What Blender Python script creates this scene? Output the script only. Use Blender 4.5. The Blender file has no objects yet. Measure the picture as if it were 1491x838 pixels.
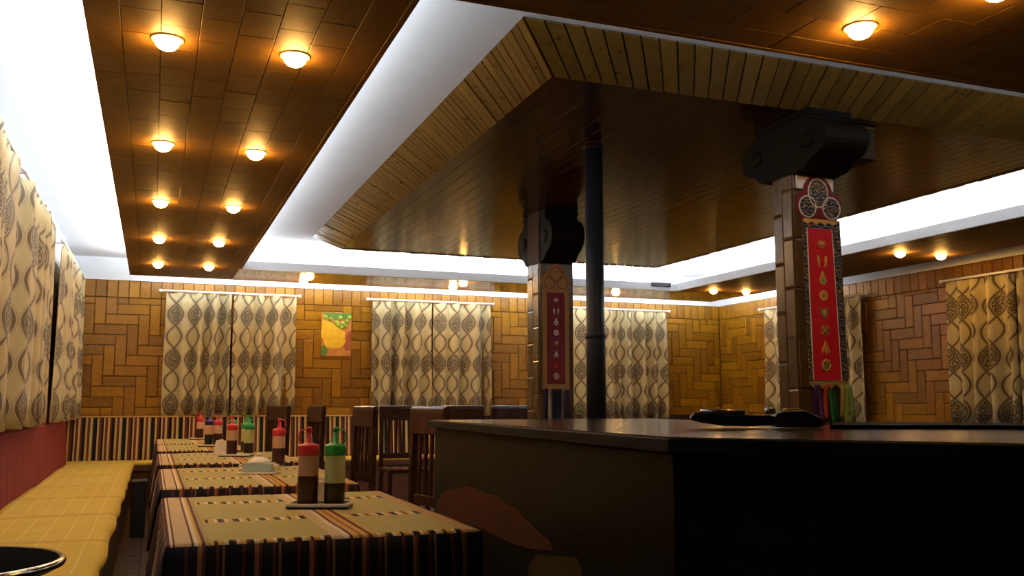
import bpy, math, random
from mathutils import Vector, Matrix
R = math.radians
random.seed(11)
sc = bpy.context.scene
COL = sc.collection

# ---------------------------------------------------------------- camera
F_PX, CX, CY = 1345.0, 745.5, 419.0
PITCH = math.atan((588.0 - CY) / F_PX)
YAW = math.atan((CX - 222.0) / F_PX * math.cos(PITCH))
cd = bpy.data.cameras.new('camera')
cd.sensor_fit = 'HORIZONTAL'; cd.sensor_width = 36.0
cd.lens = F_PX / 1491.0 * 36.0
cd.clip_start = 0.02; cd.clip_end = 100
cam = bpy.data.objects.new('camera', cd); COL.objects.link(cam)
cam.location = (0, 0, 1.14)
cam.rotation_euler = (math.pi / 2 + PITCH, 0, -YAW)
sc.camera = cam

# ---------------------------------------------------------------- world and exposure
w = bpy.data.worlds.new('world'); sc.world = w; w.use_nodes = True
w.node_tree.nodes['Background'].inputs[0].default_value = (0.02, 0.02, 0.03, 1)
w.node_tree.nodes['Background'].inputs[1].default_value = 0.3
vs = sc.view_settings
vs.view_transform = 'Standard'; vs.look = 'None'; vs.gamma = 1.0
vs.exposure = 0.0
try: vs.use_curve_mapping = False
except Exception: pass
LED_STRENGTH = 110.0          # cool white cove strips
LAMP_STRENGTH = 215.0        # warm downlights
LED_COLOR = (0.86, 0.94, 1.0)
LAMP_COLOR = (1.0, 0.50, 0.12)

# ---------------------------------------------------------------- node maths
class NT:
    def __init__(s, mat):
        s.t = mat.node_tree; s.n = s.t.nodes; s.l = s.t.links
    def node(s, kind, **kw):
        n = s.n.new(kind)
        for k, v in kw.items(): setattr(n, k, v)
        return n
    def val(s, sock): return X(s, sock)
class X:
    """A scalar socket with arithmetic."""
    def __init__(s, nt, sock): s.nt = nt; s.s = sock
    def op(s, o, *a, rev=False):
        n = s.nt.node('ShaderNodeMath', operation=o)
        args = [s] + list(a)
        if rev: args = args[::-1]
        for i, b in enumerate(args):
            if isinstance(b, X): s.nt.l.new(b.s, n.inputs[i])
            else: n.inputs[i].default_value = b
        return X(s.nt, n.outputs[0])
    def __add__(s, o): return s.op('ADD', o)
    def __sub__(s, o): return s.op('SUBTRACT', o)
    def __rsub__(s, o): return s.op('SUBTRACT', o, rev=True)
    def __mul__(s, o): return s.op('MULTIPLY', o)
    def __truediv__(s, o): return s.op('DIVIDE', o)
    __radd__ = __add__; __rmul__ = __mul__
    def abs(s): return s.op('ABSOLUTE')
    def sin(s): return s.op('SINE')
    def floor(s): return s.op('FLOOR')
    def frac(s): return s.op('FRACT')
    def lt(s, o): return s.op('LESS_THAN', o)
    def gt(s, o): return s.op('GREATER_THAN', o)
    def max(s, o): return s.op('MAXIMUM', o)
    def min(s, o): return s.op('MINIMUM', o)
    def clamp(s):
        r = s.op('ADD', 0.0); r.s.node.use_clamp = True; return r

def mix(nt, fac, a, b):
    n = nt.node('ShaderNodeMix', data_type='RGBA')
    for sock, v in ((n.inputs[0], fac), (n.inputs[6], a), (n.inputs[7], b)):
        if isinstance(v, X): nt.l.new(v.s, sock)
        elif hasattr(v, 'is_linked'): nt.l.new(v, sock)
        elif isinstance(v, (int, float)): sock.default_value = v
        else: sock.default_value = (*v, 1)
    return n.outputs[2]

def base_mat(name, color=(.5, .5, .5), rough=.5, spec=.5, metal=0.0):
    m = bpy.data.materials.new(name); m.use_nodes = True
    b = m.node_tree.nodes['Principled BSDF']
    b.inputs['Base Color'].default_value = (*color, 1)
    b.inputs['Roughness'].default_value = rough
    b.inputs['Metallic'].default_value = metal
    b.inputs['Specular IOR Level'].default_value = spec
    return m, NT(m), b

def mat_plain(name, color, rough=.5, spec=.5, metal=0.0, vary=.12, scale=6.0):
    """Plain finish with faint procedural mottling."""
    m, nt, b = base_mat(name, color, rough, spec, metal)
    tc = nt.node('ShaderNodeTexCoord')
    no = nt.node('ShaderNodeTexNoise'); no.inputs['Scale'].default_value = scale; no.inputs['Detail'].default_value = 3
    nt.l.new(tc.outputs['Object'], no.inputs['Vector'])
    f = X(nt, no.outputs['Fac'])
    lo = tuple(c * (1 - vary) for c in color); hi = tuple(min(1, c * (1 + vary)) for c in color)
    nt.l.new(mix(nt, f, lo, hi), b.inputs['Base Color'])
    return m

def mat_emit(name, color, strength):
    m = bpy.data.materials.new(name); m.use_nodes = True
    nt = m.node_tree; nt.nodes.clear()
    e = nt.nodes.new('ShaderNodeEmission'); o = nt.nodes.new('ShaderNodeOutputMaterial')
    e.inputs[0].default_value = (*color, 1); e.inputs[1].default_value = strength
    nt.links.new(e.outputs[0], o.inputs[0])
    return m

def mat_wood(name, dark, light, rough=.3, grain=(1, 1, 14), bump=.04, rand=.55, spec=.5, coat=0.0, scale=5.0):
    """Stained wood: stretched noise grain, each piece a shade of its own."""
    m, nt, b = base_mat(name, light, rough, spec)
    tc = nt.node('ShaderNodeTexCoord'); mp = nt.node('ShaderNodeMapping')
    mp.inputs['Scale'].default_value = grain
    geo = nt.node('ShaderNodeNewGeometry')
    nt.l.new(geo.outputs['Position'], mp.inputs['Vector'])
    oi = nt.node('ShaderNodeObjectInfo')
    no = nt.node('ShaderNodeTexNoise', noise_dimensions='4D'); no.inputs['Scale'].default_value = scale
    no.inputs['Detail'].default_value = 5; no.inputs['Roughness'].default_value = .6
    nt.l.new(mp.outputs[0], no.inputs['Vector'])
    nt.l.new((X(nt, oi.outputs['Random']) * 20).s, no.inputs['W'])
    f = ((X(nt, no.outputs['Fac']) - .5) * 1.5 + .5 + (X(nt, oi.outputs['Random']) - .5) * rand).clamp()
    nt.l.new(mix(nt, f, dark, light), b.inputs['Base Color'])
    r = (X(nt, no.outputs['Fac']) * .18 + (rough - .09))
    nt.l.new(r.s, b.inputs['Roughness'])
    if coat: b.inputs['Coat Weight'].default_value = coat; b.inputs['Coat Roughness'].default_value = .08
    bp = nt.node('ShaderNodeBump'); bp.inputs['Strength'].default_value = bump; bp.inputs['Distance'].default_value = .02
    nt.l.new(no.outputs['Fac'], bp.inputs['Height']); nt.l.new(bp.outputs[0], b.inputs['Normal'])
    return m

def stripes(nt, t, bands, period):
    """bands: list of (start, colour) over one period -> colour socket."""
    f = (t / period).frac()
    cr = nt.node('ShaderNodeValToRGB'); cr.color_ramp.interpolation = 'CONSTANT'
    el = cr.color_ramp.elements
    while len(el) > 1: el.remove(el[-1])
    el[0].position = 0; el[0].color = (*bands[0][1], 1)
    for p, c in bands[1:]:
        e = el.new(p); e.color = (*c, 1)
    nt.l.new(f.s, cr.inputs[0])
    return cr.outputs[0]

# ---------------------------------------------------------------- mesh building
class MB:
    def __init__(s): s.v = []; s.f = []; s.uv = {}
    def add(s, vs_, fs):
        o = len(s.v); s.v += [tuple(v) for v in vs_]; s.f += [tuple(i + o for i in f) for f in fs]; return s
    def box(s, x0, x1, y0, y1, z0, z1, M=None):
        vs_ = [Vector((x, y, z)) for z in (z0, z1) for y in (y0, y1) for x in (x0, x1)]
        if M: vs_ = [M @ v for v in vs_]
        return s.add(vs_, [(0, 2, 3, 1), (4, 5, 7, 6), (0, 1, 5, 4), (2, 6, 7, 3), (0, 4, 6, 2), (1, 3, 7, 5)])
    def prism(s, pts, a, b, axis='z'):
        """polygon pts (2d) extruded from a to b along axis."""
        n = len(pts)
        def P(p, h):
            if axis == 'z': return (p[0], p[1], h)
            if axis == 'y': return (p[0], h, p[1])
            return (h, p[0], p[1])
        vs_ = [P(p, a) for p in pts] + [P(p, b) for p in pts]
        fs = [tuple(range(n))[::-1], tuple(range(n, 2 * n))] + [(i, (i + 1) % n, (i + 1) % n + n, i + n) for i in range(n)]
        return s.add(vs_, fs)
    def lathe(s, prof, n=20, c=(0, 0, 0), M=None):
        vs_, fs = [], []
        for r, z in prof:
            for k in range(n):
                a = 2 * math.pi * k / n
                vs_.append(Vector((c[0] + r * math.cos(a), c[1] + r * math.sin(a), c[2] + z)))
        for i in range(len(prof) - 1):
            for k in range(n):
                k2 = (k + 1) % n
                fs.append((i * n + k, i * n + k2, (i + 1) * n + k2, (i + 1) * n + k))
        fs.append(tuple(range(n))[::-1]); fs.append(tuple(range((len(prof) - 1) * n, len(prof) * n)))
        if M: vs_ = [M @ v for v in vs_]
        return s.add(vs_, fs)
    def tube(s, pts, r, n=8, closed=False):
        P = [Vector(p) for p in pts]; m = len(P); vs_, fs = [], []
        for i, p in enumerate(P):
            if closed: d = P[(i + 1) % m] - P[i - 1]
            else: d = P[min(i + 1, m - 1)] - P[max(i - 1, 0)]
            d.normalize()
            ref = Vector((0, 0, 1)) if abs(d.z) < .9 else Vector((0, 1, 0))
            e1 = d.cross(ref).normalized(); e2 = d.cross(e1)
            rr = r[i] if isinstance(r, (list, tuple)) else r
            for k in range(n):
                a = 2 * math.pi * k / n
                vs_.append(p + e1 * (rr * math.cos(a)) + e2 * (rr * math.sin(a)))
        for i in range(m if closed else m - 1):
            j = (i + 1) % m
            for k in range(n):
                k2 = (k + 1) % n
                fs.append((i * n + k, i * n + k2, j * n + k2, j * n + k))
        if not closed:
            fs.append(tuple(range(n))[::-1]); fs.append(tuple(range((m - 1) * n, m * n)))
        return s.add(vs_, fs)
    def mesh(s, name, mat=None, smooth=False):
        me = bpy.data.meshes.new(name); me.from_pydata(s.v, [], s.f); me.update()
        if mat: me.materials.append(mat)
        if smooth: me.shade_smooth()
        return me
    def build(s, name, mat, parent=None, smooth=False, bevel=0, loc=None, segs=2):
        o = bpy.data.objects.new(name, s.mesh(name, mat, smooth)); COL.objects.link(o)
        import bmesh
        bm = bmesh.new(); bm.from_mesh(o.data); bmesh.ops.recalc_face_normals(bm, faces=bm.faces); bm.to_mesh(o.data); bm.free()
        if loc: o.location = loc
        if parent: o.parent = parent
        if bevel:
            b = o.modifiers.new('bevel', 'BEVEL'); b.width = bevel; b.segments = segs; b.limit_method = 'ANGLE'; b.angle_limit = R(40)
        return o

def tag(o, label=None, cat=None, group=None, kind=None):
    if label: o['label'] = label
    if cat: o['category'] = cat
    if group: o['group'] = group
    if kind: o['kind'] = kind
    return o
def empty(name, loc=(0, 0, 0), rz=0.0):
    e = bpy.data.objects.new(name, None); COL.objects.link(e)
    e.location = loc; e.rotation_euler = (0, 0, rz); e.empty_display_size = .1
    return e
def copy_tree(o, parent=None):
    c = o.copy(); COL.objects.link(c)
    if parent: c.parent = parent
    for ch in list(o.children): copy_tree(ch, c)
    return c
def piece(mesh, name, parent, loc, scale, rot=(0, 0, 0)):
    o = bpy.data.objects.new(name, mesh); COL.objects.link(o)
    o.parent = parent; o.location = loc; o.scale = scale; o.rotation_euler = rot
    return o

# ---------------------------------------------------------------- materials
M = {}
M['white'] = mat_plain('white_plaster', (.80, .81, .83), .7, .2, vary=.05, scale=3)
M['grout'] = mat_plain('dark_joint', (.035, .018, .008), .7, .2)
M['panel'] = mat_wood('wall_panel_wood', (.12, .046, .002), (.29, .132, .003), .34, (5, 5, 7), .008, .6, spec=.3)
M['soffit'] = mat_wood('soffit_tile_wood', (.12, .056, .007), (.22, .112, .013), .62, (6, 3, 6), .04, .5, spec=.35)
M['soffit_gloss'] = mat_wood('lacquered_soffit_wood', (.13, .052, .008), (.24, .105, .016), .17, (6, 3, 6), .01, .5)
M['plank'] = mat_wood('ceiling_plank_wood', (.035, .012, .003), (.070, .025, .006), .17, (6, 1.2, 6), .004, .4)
M['slope'] = mat_wood('pale_plank_wood', (.10, .045, .007), (.20, .098, .016), .30, (4, 4, 4), .04, .5)
M['pillar'] = mat_wood('pillar_tile_wood', (.060, .034, .012), (.12, .070, .026), .22, (6, 6, 2), .03, .6)
M['capital'] = mat_wood('dark_carved_wood', (.004, .003, .002), (.009, .006, .004), .6, (3, 3, 3), .05, .2, spec=.06)
M['chair'] = mat_wood('dark_chair_wood', (.022, .008, .004), (.055, .019, .009), .25, (5, 5, 1), .03, .4)
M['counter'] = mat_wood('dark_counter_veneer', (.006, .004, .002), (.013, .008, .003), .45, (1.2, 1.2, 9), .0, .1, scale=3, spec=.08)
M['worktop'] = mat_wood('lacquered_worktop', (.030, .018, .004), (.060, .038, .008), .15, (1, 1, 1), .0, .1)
M['floor'] = mat_wood('dark_floor_boards', (.030, .016, .008), (.075, .040, .020), .30, (1, 6, 1), .03, .5)
M['benchwood'] = mat_wood('bench_wood', (.06, .022, .010), (.13, .05, .022), .4, (1, 1, 4), .03, .3)
M['black'] = mat_plain('black_enamel', (.012, .012, .014), .42, .4)
M['pipe'] = mat_plain('black_stove_pipe', (.007, .008, .013), .45, .25)
M['chrome'] = mat_plain('polished_steel', (.75, .74, .72), .16, .5, 1.0)
M['trimring'] = mat_plain('lamp_trim_ring', (.75, .62, .36), .5, .4, .0)
M['led'] = mat_emit('led_light', LED_COLOR, LED_STRENGTH)
M['led_dim'] = mat_emit('led_light_dim', LED_COLOR, LED_STRENGTH * .24)
M['led_faint'] = mat_emit('led_light_faint', LED_COLOR, LED_STRENGTH * .10)
M['led_strong'] = mat_emit('led_light_strong', LED_COLOR, LED_STRENGTH * 1.25)
M['lamp'] = mat_emit('warm_lamp', LAMP_COLOR, LAMP_STRENGTH)
M['rod'] = mat_plain('white_rod', (.82, .82, .82), .35, .5)
M['red_cap'] = mat_plain('red_plastic', (.62, .025, .03), .32, .5)
M['green_cap'] = mat_plain('green_plastic', (.02, .30, .05), .32, .5)
M['blue_cap'] = mat_plain('navy_plastic', (.03, .03, .16), .32, .5)
M['ceramic'] = mat_plain('white_ceramic', (.78, .76, .68), .2, .5)
M['ceramic_blue'] = mat_plain('pale_teal_ceramic', (.42, .56, .54), .25, .5)
M['paper'] = mat_plain('white_paper', (.82, .80, .74), .8, .1)
M['sauce'] = mat_plain('dark_sauce', (.045, .010, .006), .3, .5)
M['sauce_soy'] = mat_plain('soy_sauce', (.030, .022, .010), .3, .5)
M['clearred'] = mat_plain('cloudy_bottle_pinkish', (.58, .34, .20), .4, .4)
M['cleargreen'] = mat_plain('cloudy_bottle_yellowish', (.50, .50, .18), .4, .4)
M['red_cloth'] = mat_plain('red_silk', (.62, .012, .022), .5, .3, vary=.2, scale=25)
M['maroon_cloth'] = mat_plain('maroon_silk', (.16, .010, .012), .55, .3)
M['gold'] = mat_plain('gold_thread', (.72, .40, .08), .45, .5, .2)
M['green_thread'] = mat_plain('green_thread', (.10, .28, .10), .5, .4)
M['silver'] = mat_plain('silver_piping', (.62, .60, .56), .45, .5)
M['tan_cloth'] = mat_plain('tan_brocade', (.34, .17, .05), .55, .3, vary=.35, scale=40)
M['white_cloth'] = mat_plain('white_cloth', (.68, .66, .64), .7, .2)

def mat_brocade():
    m, nt, b = base_mat('navy_gold_brocade', (.03, .03, .05), .55, .4)
    tc = nt.node('ShaderNodeTexCoord')
    wv = nt.node('ShaderNodeTexWave', wave_type='RINGS'); wv.inputs['Scale'].default_value = 15
    wv.inputs['Distortion'].default_value = 9; wv.inputs['Detail'].default_value = 1; wv.inputs['Detail Scale'].default_value = 2.5
    nt.l.new(tc.outputs['Object'], wv.inputs['Vector'])
    f = X(nt, wv.outputs['Fac']).gt(.72)
    no = nt.node('ShaderNodeTexNoise'); no.inputs['Scale'].default_value = 16
    nt.l.new(tc.outputs['Object'], no.inputs['Vector'])
    thread = mix(nt, X(nt, no.outputs['Fac']).gt(.52), (.22, .19, .15), (.34, .22, .06))
    nt.l.new(mix(nt, f, (.016, .014, .022), thread), b.inputs['Base Color'])
    return m
M['brocade'] = mat_brocade()

def mat_curtain():
    """Grey-cream drape: strands that cross and part into ovals, every other oval holding a dark speckled medallion."""
    m, nt, b = base_mat('patterned_drape', (.6, .55, .4), .75, .2)
    uvn = nt.node('ShaderNodeUVMap'); sp = nt.node('ShaderNodeSeparateXYZ'); nt.l.new(uvn.outputs[0], sp.inputs[0])
    u, v = X(nt, sp.outputs[0]), X(nt, sp.outputs[1])
    P, H, A = .25, .27, .092
    ul = ((u / P).frac() - .5) * P
    s = (v * (math.pi / H)).sin()
    env = s.abs() * A
    a = ul.abs()
    d = a - env
    line = d.abs().lt(.015)
    d2 = (d - .030).abs(); line2 = d2.lt(.006)
    d3 = (d + .030).abs(); line3 = d3.lt(.005)
    inside = d.lt(-.020) * s.gt(0.25)
    cmb = nt.node('ShaderNodeCombineXYZ'); nt.l.new(u.s, cmb.inputs[0]); nt.l.new(v.s, cmb.inputs[1])
    vo = nt.node('ShaderNodeTexVoronoi', feature='DISTANCE_TO_EDGE'); vo.inputs['Scale'].default_value = 42
    nt.l.new(cmb.outputs[0], vo.inputs['Vector'])
    spk = X(nt, vo.outputs['Distance']).gt(.06)
    med = inside * (spk * .75 + .25)
    base = mix(nt, X(nt, nt.node('ShaderNodeTexNoise').outputs['Fac']), (.42, .36, .19), (.52, .455, .25))
    c = mix(nt, line2.max(line3) * .6, base, (.30, .25, .17))
    c = mix(nt, line * .92, c, (.085, .060, .034))
    c = mix(nt, med * .95, c, (.045, .032, .020))
    nt.l.new(c, b.inputs['Base Color'])
    b.inputs['Sheen Weight'].default_value = .15
    # thin cloth lets a little light through
    tr = nt.node('ShaderNodeBsdfTranslucent'); nt.l.new(c, tr.inputs[0])
    ms = nt.node('ShaderNodeMixShader'); ms.inputs[0].default_value = .02
    out = nt.n['Material Output']
    nt.l.new(b.outputs[0], ms.inputs[1]); nt.l.new(tr.outputs[0], ms.inputs[2]); nt.l.new(ms.outputs[0], out.inputs[0])
    return m
M['curtain'] = mat_curtain()

K, MAR, CRE, YEL, ORA, PNK, OLV = (.010, .007, .008), (.095, .018, .012), (.62, .50, .30), (.52, .30, .05), (.30, .10, .03), (.50, .35, .17), (.33, .25, .10)
def mat_tablecloth(TW, TD):
    """Woven table cover: olive ground with striped bands on top, dark stripes on the hanging sides."""
    m, nt, b = base_mat('woven_tablecloth', (.3, .2, .1), .8, .2)
    uvn = nt.node('ShaderNodeUVMap'); sp = nt.node('ShaderNodeSeparateXYZ'); nt.l.new(uvn.outputs[0], sp.inputs[0])
    u, v = X(nt, sp.outputs[0]), X(nt, sp.outputs[1])      # metres from the front left corner of the top
    no = nt.node('ShaderNodeTexNoise'); no.inputs['Scale'].default_value = 90
    cmb = nt.node('ShaderNodeCombineXYZ'); nt.l.new(u.s, cmb.inputs[0]); nt.l.new((v * 4).s, cmb.inputs[1]); nt.l.new(cmb.outputs[0], no.inputs['Vector'])
    ground = mix(nt, X(nt, no.outputs['Fac']), (.30, .24, .065), (.44, .36, .11))
    # lengthwise bands
    lb = stripes(nt, u, [(0, MAR), (.08, CRE), (.14, MAR), (.18, PNK), (.52, PNK), (.56, MAR), (.62, CRE), (.72, YEL), (.80, MAR), (.88, OLV)], .115)
    mb = stripes(nt, u - .46, [(0, PNK), (.25, CRE), (.38, MAR), (.46, YEL), (.60, ORA), (.68, YEL), (.82, MAR), (.92, YEL)], .13)
    inl = u.lt(.115)
    inm = (u - .525).abs().lt(.065)
    inr = u.gt(TW - .06)
    # crosswise dashed bands
    dash = stripes(nt, u, [(0, YEL), (.14, CRE), (.22, K), (.32, MAR), (.38, CRE), (.46, YEL), (.58, MAR), (.64, K), (.74, CRE), (.84, YEL), (.93, K)], .135)
    cross = (v - TD * .36).abs().lt(.042).max((v - TD * .78).abs().lt(.042)).max(v.lt(.03)).max(v.gt(TD - .03))
    top = mix(nt, cross, ground, dash)
    top = mix(nt, inl, top, lb); top = mix(nt, inm, top, mb); top = mix(nt, inr, top, (.40, .24, .08))
    # hanging sides
    sf = stripes(nt, u, [(0, K), (.30, MAR), (.36, K), (.52, ORA), (.60, MAR), (.66, K), (.84, MAR), (.90, K), (.95, (.2, .10, .03))], .155)
    ss = stripes(nt, v, [(0, K), (.35, MAR), (.45, K), (.6, ORA), (.68, CRE), (.72, K), (.9, MAR)], .17)
    onf = v.lt(-.004).max(v.gt(TD + .004)); ons = u.lt(-.004).max(u.gt(TW + .004))
    c = mix(nt, onf, top, sf); c = mix(nt, ons, c, ss)
    nt.l.new(c, b.inputs['Base Color'])
    return m

def mat_stripe_cloth(name, axis, bands, period, rough=.85):
    m, nt, b = base_mat(name, (.3, .2, .1), rough, .15)
    g = nt.node('ShaderNodeTexCoord'); sp = nt.node('ShaderNodeSeparateXYZ'); nt.l.new(g.outputs['Object'], sp.inputs[0])
    t = X(nt, sp.outputs[axis])
    nt.l.new(stripes(nt, t + 20, bands, period), b.inputs['Base Color'])
    return m
BROWN = (.10, .028, .014); TANS = (.50, .36, .16); GRN = (.20, .21, .10)
M['back_stripe'] = mat_stripe_cloth('striped_bench_back', 0, [(0, TANS), (.07, BROWN), (.13, K), (.24, (.42, .30, .09)), (.31, BROWN), (.40, TANS), (.46, GRN), (.50, K), (.64, (.46, .33, .12)), (.70, BROWN), (.80, K), (.86, TANS), (.91, BROWN)], .31)
M['red_ribbed'] = mat_stripe_cloth('red_ribbed_cover', 1, [(0, (.17, .012, .008)), (.45, (.11, .008, .005)), (.70, (.30, .075, .035)), (.84, (.15, .010, .007))], .13)

def mat_bench_cover():
    m, nt, b = base_mat('straw_yellow_cover', (.6, .4, .12), .85, .15)
    g = nt.node('ShaderNodeTexCoord'); sp = nt.node('ShaderNodeSeparateXYZ'); nt.l.new(g.outputs['Object'], sp.inputs[0])
    x, y = X(nt, sp.outputs[0]), X(nt, sp.outputs[1])
    no = nt.node('ShaderNodeTexNoise'); no.inputs['Scale'].default_value = 5; no.inputs['Detail'].default_value = 4
    nt.l.new(g.outputs['Object'], no.inputs['Vector'])
    base = mix(nt, X(nt, no.outputs['Fac']), (.50, .34, .05), (.64, .46, .08))
    line = ((x / .105).frac() - .5).abs().lt(.035)
    c = mix(nt, line * .35, base, (.80, .68, .30))
    band = ((y / 1.1).frac() - .5).abs().lt(.045)
    c = mix(nt, band * .45, c, (.40, .22, .05))
    nt.l.new(c, b.inputs['Base Color'])
    return m
M['bench_cover'] = mat_bench_cover()

# ---------------------------------------------------------------- the room shell
XL, XR, YF, YB = -0.95, 7.97, -3.0, 11.9
ZS, ZC = 2.61, 2.88                         # underside of the soffits, upper ceiling
HX0, HX1, HY0, HY1 = 0.82, 6.36, 3.06, 10.45    # opening of the tray
SX0, SX1, SY1 = -0.31, 7.50, 11.38         # outer edges of the soffit ring
T = .15

fl = MB().box(XL - T, XR + T, YF - T, YB + T, -.12, -.012).build('floor', M['grout']); tag(fl, kind='structure', label='dark wooden board floor of the dining room')
ub = MB().box(-.5, .5, -.5, .5, 0, 1)
board_me = MB().box(-.5, .5, -.5, .5, 0, 1).mesh('floor_board', M['floor'])
for j in range(12):
    x0 = XL + .02 + j * .18
    y = 3.0 + (j % 3) * .35
    while y < YB - .1:
        y1 = min(y + 1.2, YB - .02)
        piece(board_me, 'floor_board', fl, (x0 + .088, (y + y1) / 2, -.012), (.174, y1 - y - .006, .012))
        y = y1
rest = MB()
for j in range(12, 49):
    x0 = XL + .02 + j * .18
    if x0 + .18 < XR: rest.box(x0, x0 + .174, YF, YB - .02, -.012, 0)
for j in range(12):
    x0 = XL + .02 + j * .18
    rest.box(x0, x0 + .174, YF, 2.99 + (j % 3) * .35, -.012, 0)
rs = rest.build('floor_board_field', M['floor'], fl); rs['kind'] = 'stuff'

tag(MB().box(XL - T, XR + T, YF - T, YB + T, ZC, ZC + .12).build('ceiling', M['white']), kind='structure', label='white upper ceiling above the lit coves')
wl = tag(MB().box(XL - T, XL, YF - T, YB + T, 0, ZC).build('wall_left', M['white']), kind='structure', label='left wall behind the long yellow bench')
wb = tag(MB().box(XL, XR, YB, YB + T, 0, ZC).build('wall_back', M['white']), kind='structure', label='far wall clad in basket-laid wooden tiles')
wr = tag(MB().box(XR, XR + T, YF - T, YB + T, 0, ZC).build('wall_right', M['white']), kind='structure', label='right wall clad in basket-laid wooden tiles')
wf = tag(MB().box(XL, XR, YF - T, YF, 0, ZC).build('wall_front', M['panel']), kind='structure', label='panelled wall on the near side of the room')

# one wall tile with chamfered face, face towards -Y, unit size in x and z
def tile_mesh(mat, ch=.06):
    a, b_ = .5, .5 - ch * .5
    v = [(-a, 0, -a), (a, 0, -a), (a, 0, a), (-a, 0, a), (-a, -.6, -a), (a, -.6, -a), (a, -.6, a), (-a, -.6, a),
         (-b_, -1, -b_), (b_, -1, -b_), (b_, -1, b_), (-b_, -1, b_)]
    f = [(0, 1, 5, 4), (1, 2, 6, 5), (2, 3, 7, 6), (3, 0, 4, 7), (4, 5, 9, 8), (5, 6, 10, 9), (6, 7, 11, 10), (7, 4, 8, 11), (8, 9, 10, 11)]
    return MB().add(v, f).mesh('tile', mat)
tile_me = tile_mesh(M['panel'])

def herringbone(a0, a1, z0, z1, W=.122, n=3):
    """rectangles (a, b, c, d) of a right-angled herringbone clipped to the given field."""
    out = []
    ni, nj = int((a1 - a0) / W) + 2 * n, int((z1 - z0) / W) + n + 1
    for i in range(-2 * n, ni):
        for j in range(-n, nj):
            k = (i - j) % (2 * n)
            if k == 0: r = (i, i + n, j, j + 1)
            elif k == 2 * n - 1: r = (i, i + 1, j, j + n)
            else: continue
            x0, x1, y0, y1 = a0 + r[0] * W, a0 + r[1] * W, z0 + r[2] * W, z0 + r[3] * W
            x0, x1, y0, y1 = max(x0, a0), min(x1, a1), max(y0, z0), min(y1, z1)
            if x1 - x0 > .02 and y1 - y0 > .02: out.append((x0, x1, y0, y1))
    return out
def soldier(a0, a1, z0, z1, W=.122):
    n = int(round((a1 - a0) / W)); return [(a0 + k * (a1 - a0) / n, a0 + (k + 1) * (a1 - a0) / n, z0, z1) for k in range(n)]
GAP = .006
def lay(rects, parent, place, skip, limit=300, seen=lambda r: True):
    stuff = MB(); count = 0
    rects = [r for r in rects if not skip(r)]
    rects.sort(key=lambda r: not seen(r))
    for r in rects:
        x0, x1, z0, z1 = r
        cx, cz, sx, sz = (x0 + x1) / 2, (z0 + z1) / 2, x1 - x0 - GAP, z1 - z0 - GAP
        dep = .010 + random.random() * .004
        loc, rot = place(cx, cz)
        if count < limit and seen(r):
            piece(tile_me, 'wall_tile', parent, loc, (sx, dep, sz), rot); count += 1
        else:
            Mx = Matrix.Translation(loc) @ Matrix.Rotation(rot[2], 4, 'Z')
            stuff.box(-sx / 2, sx / 2, -dep, 0, -sz / 2, sz / 2, Mx)
    if stuff.v:
        s = stuff.build('wall_tile_field', M['panel'], parent); s['kind'] = 'stuff'

# back wall cladding
MB().box(XL, XR, YB - .006, YB, 0, ZS).build('tile_backing', M['grout'], wb)
CW = [(0.10, 1.64), (2.62, 4.24), (5.45, 7.00)]          # curtained windows of the back wall
def hid_back(r):
    if r[3] < .98: return True
    for a, b_ in CW:
        if r[0] > a + .1 and r[1] < b_ - .1 and r[3] < 2.40: return True
    return False
rects = herringbone(XL + .02, XR - .02, .98, 2.40) + soldier(XL + .02, XR - .02, 2.40, ZS - .005)
lay(rects, wb, lambda c, z: ((c, YB - .006, z), (0, 0, 0)), hid_back, 300)
# right wall cladding
MB().box(XR - .006, XR, YF, YB, 0, ZS).build('tile_backing', M['grout'], wr)
CR = [(8.72, 10.72), (5.75, 7.50)]
def hid_right(r):
    if r[3] < .90: return True
    if r[0] < 5.6: return True
    for a, b_ in CR:
        if r[0] > a + .3 and r[1] < b_ - .1 and r[3] < 2.40: return True
    return False
rects = herringbone(5.6, YB - .02, .90, 2.40) + soldier(5.6, YB - .02, 2.40, ZS - .005)
lay(rects, wr, lambda c, z: ((XR - .006, c, z), (0, 0, -math.pi / 2)), hid_right, 300)
nearw = MB()
for (a, b_, c_, d_) in herringbone(YF + .05, 5.6, .0, ZS - .01, W=.3):
    nearw.box(XR - .018, XR - .006, a + .004, b_ - .004, c_ + .004, d_ - .004)
s = nearw.build('wall_tile_field', M['panel'], wr); s['kind'] = 'stuff'
# left wall cladding below the white cove
MB().box(XL, XL + .006, YF, YB, 0, 2.50).build('tile_backing', M['grout'], wl)
lw = MB()
for (a, b_, c_, d_) in herringbone(2.0, YB - .02, .95, 2.50):
    lw.box(XL + .006, XL + .018, a + .003, b_ - .003, c_ + .003, d_ - .003)
s = lw.build('wall_tile_field', M['panel'], wl); s['kind'] = 'stuff'

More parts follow.
